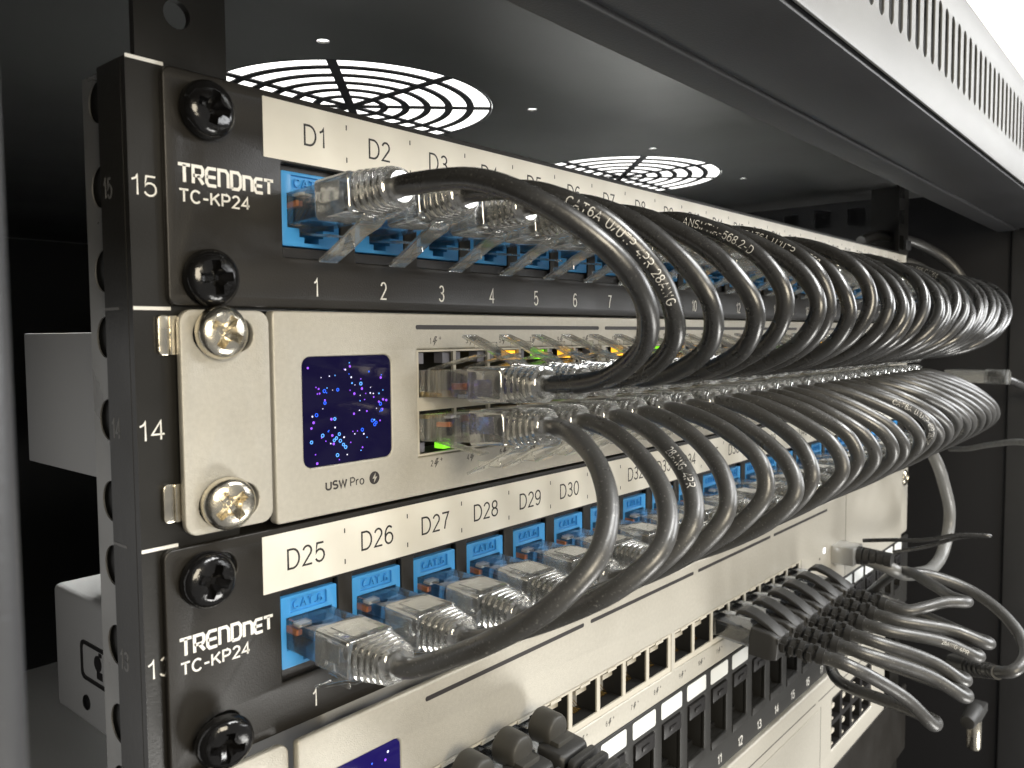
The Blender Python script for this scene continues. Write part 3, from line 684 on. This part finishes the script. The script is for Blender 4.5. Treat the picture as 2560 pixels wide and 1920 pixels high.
# ================================================================== PATCH CABLES
def plug_meshes():
    # jack face at y = 0, cable leaves along -y, latch below; ends at y = -27.5 (boot end)
    c = MB()
    c.box(-5.8, 5.8, -12.4, 9, -3.3, 3.3)
    conn = c.mesh("plug_body", 'clear', 30, .35, 2)
    g = MB()
    for i in range(8):
        x = (i-3.5)*1.02; g.mat(0).box(x-.18, x+.18, 4.5, 8.5, 2.0, 3.2)
    g.mat(1).box(-5.0, -3.9, -2.4, 1.6, .2, 1.3); g.mat(2).box(-5.1, -2.2, -3.4, -1.2, 2.2, 2.7)
    wires = g.mesh("wires", ['gold', 'copper', 'sticker'], 40)
    b = MB()
    def sec(y, w, h, r):
        P = rrect(-w, w, -h, h, r, 4); return [(px, y, pz) for px, pz in P]
    b.loft([sec(-9.6, 5.9, 3.6, .8), sec(-9.8, 6.15, 4.0, 1.0), sec(-19.6, 6.15, 4.0, 1.2), sec(-20.0, 5.7, 3.7, 1.4)])
    b.box(-6.35, -6.1, -17.5, -12, -1.2, 2.6); b.box(6.1, 6.35, -17.5, -12, -1.2, 2.6); b.box(-3.6, 3.6, -18.5, -11.5, 3.95, 4.2)
    rings = [sec(-20.0, 5.0, 3.4, 2.2)]
    y = -20.4
    for k in range(5):
        w = 5.8-.28*k; h = 4.15-.05*k
        rings += [sec(y, w-.9, h-.8, min(2.2+.2*k, h-.95)), sec(y-.25, w, h, min(2.6+.25*k, h-.1)), sec(y-.95, w, h, min(2.6+.25*k, h-.1)), sec(y-1.2, w-.9, h-.8, min(2.2+.2*k, h-.95))]
        y -= 1.5
    rings += [sec(-27.9, 3.5, 3.4, 3.2), sec(-28.2, 3.3, 3.3, 3.1), sec(-28.6, 3.0, 3.0, 2.9)]
    b.loft(rings)
    boot = b.mesh("boot", 'clearboot', 50)
    l = MB()
    pts = [(-20.6, -4.2), (-18.6, -5.6), (-14.8, -6.8), (-9.2, -9.4), (-4.6, -11.2)]
    pr = []
    for i, (yy, zz) in enumerate(pts):
        w = 2.9 if i < 2 else 2.55-.05*i
        pr.append([(-w, yy, zz-.35), (w, yy, zz-.35), (w, yy, zz+.42), (-w, yy, zz+.42)])
    l.loft(pr)
    l.box(-.25, .25, -13.5, -6.4, -9.6, -8.2)
    tab = [(8, -3.3), (2, -4.6), (-4, -5.8), (-8.6, -6.6)]
    l.loft([[(-1.7, a, d-.25), (1.7, a, d-.25), (1.7, a, d+.3), (-1.7, a, d+.3)] for a, d in tab])
    latch = l.mesh("latch", 'clearlatch', 40, .12, 1)
    return conn, wires, boot, latch
PLUG = plug_meshes()
def add_plug(root, at, direction, flip):
    """at: centre of the jack hole (mm, world); direction: way the cable leaves; flip: latch on top"""
    d = Vector(direction).normalized(); y = -d; x = Vector((1, 0, 0)); x = (x-y*x.dot(y)).normalized(); z = x.cross(y)
    if flip: x, z = -x, -z
    m = Matrix((x, y, z)).transposed().to_4x4(); m.translation = Vector(at)*S-root.location
    p = link("plug", PLUG[0], root); p.matrix_local = m
    link("wires", PLUG[1], p); link("boot", PLUG[2], p); link("latch", PLUG[3], p)
    return p
def arc_text(mb, pts, start, txt, h, rad, flip=False, ang=0.):
    fr = frames(pts); cum = [0]
    for i in range(1, len(pts)): cum.append(cum[-1]+(pts[i]-pts[i-1]).length)
    def mapf(a, b, t):
        s = start+(a if not flip else -a)
        i = 0
        while i < len(cum)-2 and cum[i+1] < s: i += 1
        k = (s-cum[i])/(cum[i+1]-cum[i]); p = pts[i].lerp(pts[i+1], k)
        tn = (pts[i+1]-pts[i]).normalized()
        outv = CAMV-p; outv = (outv-tn*outv.dot(tn)).normalized(); side = tn.cross(outv)
        b2 = b-h/2
        if flip: b2 = -b2
        th = b2/rad+ang
        return p+(outv*math.cos(th)+outv.cross(tn)*math.sin(th))*(rad*(1.03)+.05+(t > 0)*.03)
    mb.text(txt, 0, 0, h, 0, 'LEFT', sx=.95, off=-.018, thick=.02, mapf=mapf, spacing=1.15)

UP = [(.08, -44.0, 67.1), (.22, -55.6, 62.2), (.42, -63.6, 54.7), (.63, -67.0, 46.0), (.80, -64.3, 37.6), (.91, -55.0, 31.2), (.97, -45.5, 28.9)]
LO = [(.06, -44.5, 17.8), (.22, -54.5, 13.4), (.44, -62.4, 7.0), (.63, -64.9, .2), (.80, -60.6, -7.4), (.91, -49.5, -15.6), (.96, -40, -20.6)]
TXT = {1: "CAT6A U/UTP 4PR 28AWG", 4: "ANSI/TIA-568.2-D", 6: "CAT6A U/UTP", 7: "28AWG TIA-568", 13: "UTP 4PR", 15: "TIA-568 CAT6A"}
TXL = {2: "28AWG 4PR", 13: "CAT6A U/UTP 4PR 28AWG", 12: ""}
R_CAB = 2.08
BU = [1.02, .86, .985, 1.08, 1.09, 1.13, 1.07, 1.10, 1.09, 1.13, 1.14, 1.06, 1.10, 1.12, 1.06, 1.08, 1.09, 1.05, 1.06, 1.02, 1.03, 1.0, 1.01, 1.0]
BL = [1.006, 1.07, 1.06, .995, 1.07, 1.08, 1.05, 1.08, 1.06, 1.09, 1.1, 1.05, 1.08, 1.1, 1.06, 1.08, 1.05, 1.06, 1.02, 1.0, .97, .93, .88, .82]
def patch_cable(k, upper):
    rnd = random.Random(100+k+(50 if upper else 0))
    xa = X15[k] if upper else X13[k]; xb = PX[k]
    ja = Vector((xa, .2, 65.6 if upper else -23.6)); jb = Vector((xb, Y14-6.3+.0, 27.7 if upper else 17.3))
    rnd.uniform(0, 1); bul = (BU if upper else BL)[k]; dz = rnd.uniform(-2.2, 1.4); dxr = rnd.uniform(-3.0, 3.0); skew = rnd.uniform(-1.8, 1.8)
    if k == 0: dz, dxr, skew = 0, 0, 0
    if upper: da = Vector((rnd.uniform(-.03, .03), -1, .075+rnd.uniform(-.02, .02))); db = Vector((rnd.uniform(-.02, .02), -1, .02))
    else: da = Vector((rnd.uniform(-.03, .03), -1, -.04+rnd.uniform(-.02, .02))); db = Vector((rnd.uniform(-.02, .02), -1, .06))
    da.normalize(); db.normalize()
    name = "D%d" % (k+1 if upper else k+25)
    root = thing("patch_cable", ("black patch cable arching from the clear plug under label %s down to the champagne switch" if upper else
                 "black patch cable dropping from the champagne switch to the clear plug under label %s") % name, "patch cable", tuple(ja),
                 group="upper row of looped patch cables" if upper else "lower row of looped patch cables")
    a0, a1 = ja+da*15, ja+da*30; b0, b1 = jb+db*15, jb+db*29.5
    T = UP if upper else [(w, y, z) for w, y, z in LO]
    mid = []
    for w, y, z in T:
        bw = math.sin(math.pi*min(1, max(0, w)))
        if upper: x = xa+(xb-xa)*w
        else: x = xb+(xa-xb)*w
        mid.append((x+dxr*bw+skew*math.sin(2*math.pi*w), -35+(y+35)*(1+(bul-1)*bw)+skew*.7*math.sin(2*math.pi*w), z+dz*bw))
    if upper: P = [a0, a0.lerp(a1, .6), a1]+mid+[b1, b1.lerp(b0, .4), b0]
    else: P = [b0, b0.lerp(b1, .6), b1]+mid+[a1, a1.lerp(a0, .4), a0]
    pts = spline(P, 7); loc = root.location/S
    mb = MB().tube([p-loc for p in pts], R_CAB, 16, wob=.022 if upper else .010, seed=k)
    jk = mb.build("jacket", 'cable' if upper else 'cabledusty', root, smooth=60)
    txt = (TXT if upper else TXL).get(k)
    if txt:
        tm = MB(); tm.M = Matrix.Translation(-loc); arc_text(tm, pts, 32 if upper and k != 1 else 36, txt, 1.95, R_CAB)
        tm.build("printed_lettering", 'white', jk, smooth=0)
    add_plug(root, ja, da, False); add_plug(root, jb, db, upper)
for k in range(24): patch_cable(k, True)
for k in range(24): patch_cable(k, False)

# ================================================================== BLACK BOOTED CABLES ON THE LOWER SWITCH
def hook_boot():
    b = MB()
    def sec(y, w, h, r, dz=0): return [(px, y, pz+dz) for px, pz in rrect(-w, w, -h, h, r, 3)]
    b.loft([sec(-12.5, 6.2, 5.4, .8, -.6), sec(-20, 6.2, 5.2, .8, -.7), sec(-23.0, 5.4, 4.4, 1.2, -1)])
    # wide finger guard arching from above the latch back to the boot
    P = [Vector((0, -5.2, 6.6)), Vector((0, -6.4, 7.9)), Vector((0, -9, 8.4)), Vector((0, -13, 7.6)), Vector((0, -18, 5.6)), Vector((0, -23.2, 2.6))]
    b.loft([[(-3.4, p.y, p.z-.9), (3.4, p.y, p.z-.9), (3.4, p.y, p.z+.9), (-3.4, p.y, p.z+.9)] for p in P])
    for sx in (-5.6, 3.0):
        b.add([(sx+a, y, z) for a in (0, 2.6) for y, z in ((-12.4, 4.6), (-23.2, 3.4), (-23.2, 1), (-12.4, 1))], [(0, 1, 2, 3), (7, 6, 5, 4), (0, 4, 5, 1), (1, 5, 6, 2), (2, 6, 7, 3), (3, 7, 4, 0)])
    hood = b.mesh("boot", 'rubber', 40, .3, 1)
    s = MB()
    y = -23.0
    for k in range(4):
        s.lathe([(y, 3.4), (y-1.9, 3.4)], 14); s.box(-4.1, -1.2, y-1.7, y-.2, -1.4, 1.4); s.box(1.2, 4.1, y-1.7, y-.2, -1.4, 1.4)
        s.box(-1.3, 1.3, y-3.4, y-1.8, 2.2, 3.9) if k % 2 else s.box(-1.3, 1.3, y-3.4, y-1.8, -3.9, -2.2)
        s.lathe([(y-1.95, 2.6), (y-3.2, 2.6)], 12); y -= 3.25
    s.lathe([(y, 3.2), (y-2.4, 3.0)], 14)
    relief = s.mesh("strain_relief", 'rubber', 40)
    c = MB(); c.box(-5.8, 5.8, -12.6, 9, -3.3, 3.3); c.loft([[(-1.7, a, d-.25), (1.7, a, d-.25), (1.7, a, d+.3), (-1.7, a, d+.3)] for a, d in ((8, 3.3), (2, 4.6), (-6, 6.0))])
    M['clearblue'] = clear_plastic("bluish_clear_plug", (.86, .90, .97), .35, .04, .3)
    core = MB().box(-4.9, 4.9, -12.4, 2, -2.6, 1.6)
    return hood, relief, c.mesh("plug_body", 'clearblue', 30, .3, 1), core.mesh("plug_core", 'hole', 0)
HB = hook_boot()
tips = [(2346, 1805), (2425, 1736), (2422, 1696), (2454, 1638), (2480, 1606), (2425, 1504)]
TIP = [(248, -75.5, -103.5), (262, -82.6, -96.0), (275, -79.6, -95.2), (289, -81.4, -89.6), (302, -82.6, -88), (316, -71.6, -76.8)]
def booted(root, at, d):
    d = Vector(d).normalized(); y = -d; x = Vector((1, 0, 0)); x = (x-y*x.dot(y)).normalized(); z = x.cross(y)
    m = Matrix((x, y, z)).transposed().to_4x4(); m.translation = Vector(at)*S-root.location
    p = link("plug", HB[2], root); p.matrix_local = m
    link("plug_core", HB[3], p); b = link("boot", HB[0], p); link("strain_relief", HB[1], p)
ORD = ["first", "second", "third", "fourth", "fifth", "sixth"]
for i in range(6):
    xc = LX[10+i]+6.4; at = Vector((xc, Y12-1.5, -73.4)); tp = Vector(TIP[i]); d = Vector((.03, -1, -.10)).normalized()
    root = thing("looped_cable", "hook-booted black cable, %s of six counting from the lower switch's empty ports" % ORD[i], "network cable", tuple(at), group="hook booted cables on the lower switch")
    booted(root, at, d)
    e0, e1 = at+d*22, at+d*38
    back = Vector((tp.x+18+4*i, -34, tp.z-2)); end = Vector((343+18.7*i if i < 5 else 380, -1, -111))
    P = [e0, e1, e1+d*8, e1.lerp(tp, .62)+Vector((-1.2, -3.5, 1.5)), tp+Vector((-4.5, 1.2, .8)), tp+Vector((1.0, 1.5, -.2)), tp+Vector((4.2, 7.5, -.4)), tp.lerp(back, .5), back, back.lerp(end, .6), end]
    pts = spline(P, 8); loc = root.location/S
    j = MB().tube([p-loc for p in pts], 2.4, 16, wob=.006, seed=i).build("jacket", 'cabledusty', root, smooth=60)
    if i == 3:
        tm = MB(); tm.M = Matrix.Translation(-loc); arc_text(tm, pts, 46, "26AWG 4PR", 1.7, 2.4); tm.build("printed_lettering", 'white', j, smooth=0)
# three boots with round grey press tabs at the bottom of the frame
def tab_boot():
    b = MB()
    def sec(y, w, h, r, dz=0): return [(px, y, pz+dz) for px, pz in rrect(-w, w, -h, h, r, 3)]
    b.loft([sec(-8, 6.4, 5.0, 1.2), sec(-15, 6.3, 4.8, 1.4, -.2), sec(-16.2, 5.6, 4.4, 1.6, -.4)])
    y = -16.2
    for k in range(6):
        b.loft([sec(y-1.2, 6.0-.28*k, 4.6-.14*k, 1.4, -.4), sec(y-3.2, 5.9-.28*k, 4.5-.14*k, 1.4, -.4)]); b.box(-1.2, 1.2, y-3.7, y-2.2, -3, 2.6); b.box(3.0-.3*k, 4.2-.3*k, y-3.7, y-2.2, -2, 2); b.box(-4.2+.3*k, -3+.3*k, y-3.7, y-2.2, -2, 2); y -= 3.6
    b.loft([sec(y, 4.2, 3.8, 1.6, -.4), sec(y-3, 3.6, 3.4, 1.6, -.4)])
    t = MB(); t.lathe([(-3.6, 3.2), (-3.2, 4.2), (-4.0, 4.7), (-9.2, 4.5), (-10.3, 4.1), (-10.8, 2.2)], 28, 'y', (0, 0, 7.0))
    t.box(-3.6, 3.6, -13, -6.4, 3.0, 6.0)
    return b.mesh("boot", 'rubber', 40, .35, 2), t.mesh("press_tab", 'greyrubber', 40, .3, 2)
TBm = tab_boot()
for i in range(3):
    xc = LX[i]+6.4+.0; at = Vector((xc, Y12-1, -73.2)); d = Vector((.04, -1, -.06)).normalized()
    root = thing("looped_cable", "black boot with round grey press tab on the lower switch, %s" % ("nearest the screen", "middle of the three", "nearest the empty ports")[i], "network cable", tuple(at), group="press tab boots on the lower switch")
    y = -d; x = Vector((1, 0, 0)); x = (x-y*x.dot(y)).normalized(); z = x.cross(y)
    m = Matrix((x, y, z)).transposed().to_4x4()
    p = link("plug", HB[2], root); p.matrix_local = m
    link("boot", TBm[0], p); link("press_tab", TBm[1], p)
    P = [at+d*40, at+d*50, at+d*62+Vector((3, 0, -8)), at+d*70+Vector((6, 0, -26)), at+d*64+Vector((8, 0, -60))]
    loc = root.location/S
    MB().tube([q-loc for q in spline(P, 8)], 2.7, 14).build("jacket", 'cabledusty', root, smooth=60)

# ================================================================== CABLES AT THE RIGHT END
def loose(name, label, cat, P, r, m, n=9, extra=None):
    P = [Vector(p) for p in P]; root = thing(name, label, cat, tuple(P[0])); loc = root.location/S
    MB().tube([q-loc for q in spline(P, n)], r, 14).build("jacket", m, root, smooth=60)
    if extra: extra(root, loc)
    return root
M['greycable'] = cable_mat("grey_cable_jacket", (.16, .16, .155), .4, .22)
M['silver'] = mat("die_cast_shell", (.55, .55, .54), .3, metal=.8, bump=.2, bscale=600)
def clear_end(root, loc):
    s = MB()
    for k in range(7): s.lathe([(-19-1.7*k, 4.3), (-20.2-1.7*k, 4.3)], 16, 'y', (0, 0, 0)); s.lathe([(-20.2-1.7*k, 3.5), (-20.7-1.7*k, 3.5)], 14, 'y', (0, 0, 0))
    s.box(-5, 5, -19, 0, -3.5, 3.5)
    link("boot", s.mesh("boot", 'clearboot', 40), root)
loose("uplink_cable", "clear ribbed plug with a black lead at the far right end of the champagne switch", "network cable",
      [(450, -53, 14), (452, -57, 13.6), (462, -61, 11.5), (482, -64, 7.5), (520, -66, 2), (560, -66, -4)], 2.3, 'cable')
root = [o for o in COL.objects if o.name.startswith("uplink_cable")][0]
s = MB()
for k in range(7): s.lathe([(2-1.7*k, 4.2), (.8-1.7*k, 4.2)], 16); s.lathe([(.8-1.7*k, 3.4), (.3-1.7*k, 3.4)], 14)
s.box(-5, 5, 2.05, 22, -3.5, 3.5); s.build("boot", 'clearboot', root, smooth=40)
loose("loose_lead", "pale grey lead leaving the lower cable loops towards the right edge of the picture", "cable",
      [(468, -30, -31), (452, -42, -28), (424, -56, -22), (376, -76, -13.5), (322, -91.5, -7), (296, -99, -4)], 1.5, 'greycable')
def dac(root, loc):
    b = MB(); b.box(-7, 7, -2, 16, -4.5, 4.5); b.build("connector_shell", 'silver', root, bevel=.6)
    q = MB()
    for k in range(5): q.lathe([(-2-3.2*k, 4.6-.2*k), (-4.6-3.2*k, 4.5-.2*k)], 16); q.lathe([(-4.6-3.2*k, 3.6), (-5.2-3.2*k, 3.6)], 14)
    q.build("strain_relief", 'rubber', root, smooth=40)
    l = MB(); l.tube([v-loc for v in spline([(352, -16, -66), (353, -28, -64), (356, -44, -62), (360, -58, -58), (364, -70, -57.5), (364, -58, -60), (360, -44, -66), (353, -30, -70)], 6)], 1.0, 8); l.build("pull_loop", 'cable', root, smooth=60)
loose("direct_attach_cable", "thick grey lead rising from a silver connector with ribbed black sleeve and pull loop", "network cable",
      [(345, -14, -72), (346, -30, -76), (356, -33, -80.5), (390, -33, -88.5), (430, -31, -94.5), (456, -30, -91.5), (469.5, -30, -79), (470, -30, -68), (460, -29, -52), (446, -28, -37), (440, -22, -22)], 3.3, 'greycable', extra=dac)
def relief_end(root, loc):
    q = MB(); a = Vector((338.5, -79, -113.2))-loc; b = Vector((354, -65, -119))-loc
    for k in range(6):
        p = a.lerp(b, k/6); p2 = a.lerp(b, k/6+.11); q.tube([p, p2], 3.2+.25*k, 14)
    q.tube([a.lerp(b, .95), a.lerp(b, 1.6)], 4.8, 14)
    q.build("strain_relief", 'rubber', root, smooth=40)
loose("hanging_cable", "long dark cable bowing out at the lower right and ending in a ribbed sleeve", "cable",
      [(352, -30, -79), (366, -46, -82), (372, -62, -88), (367, -76, -95), (358, -85, -102), (346, -88, -107), (338, -84.5, -111), (341, -76, -114), (353, -66, -118.6)], 2.7, 'cabledusty', extra=relief_end)
rt = thing("rear_cable", "dim cable curving behind the rack rail at the upper right", "cable", (500, 60, 70), group="dim rear cables")
loc = rt.location/S
MB().tube([v-loc for v in spline([(455, 20, 96), (480, 16, 101), (505, 0, 97), (520, -16, 84), (524, -26, 66), (520, -30, 44)], 8)], 3.0, 12).build("jacket", 'cabledusty', rt, smooth=60)
rt = thing("rear_cable", "lower dim cable curving behind the rack rail, under the longer one", "cable", (500, 60, 60), group="dim rear cables")
MB().tube([v-rt.location/S for v in spline([(462, 18, 84), (484, 12, 87), (500, -2, 82), (508, -14, 70), (506, -24, 52)], 8)], 2.6, 12).build("jacket", 'cabledusty', rt, smooth=60)
lk = thing("cabinet_latch", "chrome and black toggle latch hanging at the lower right of the cables", "latch", (423, -55, -171))
MB().lathe([(-2, 3.2), (-3, 3.6), (-18, 3.6), (-19, 3.0)], 20, 'z').build("chrome_pin", 'steel', lk)
MB().box(-4.5, 14, -4, 4, -2, 3.5).lathe([(-12, 3.6), (6, 5.0), (9, 4.0)], 16, 'x', (-6, 0, 2)).build("lever", 'rubber', lk, bevel=.8)
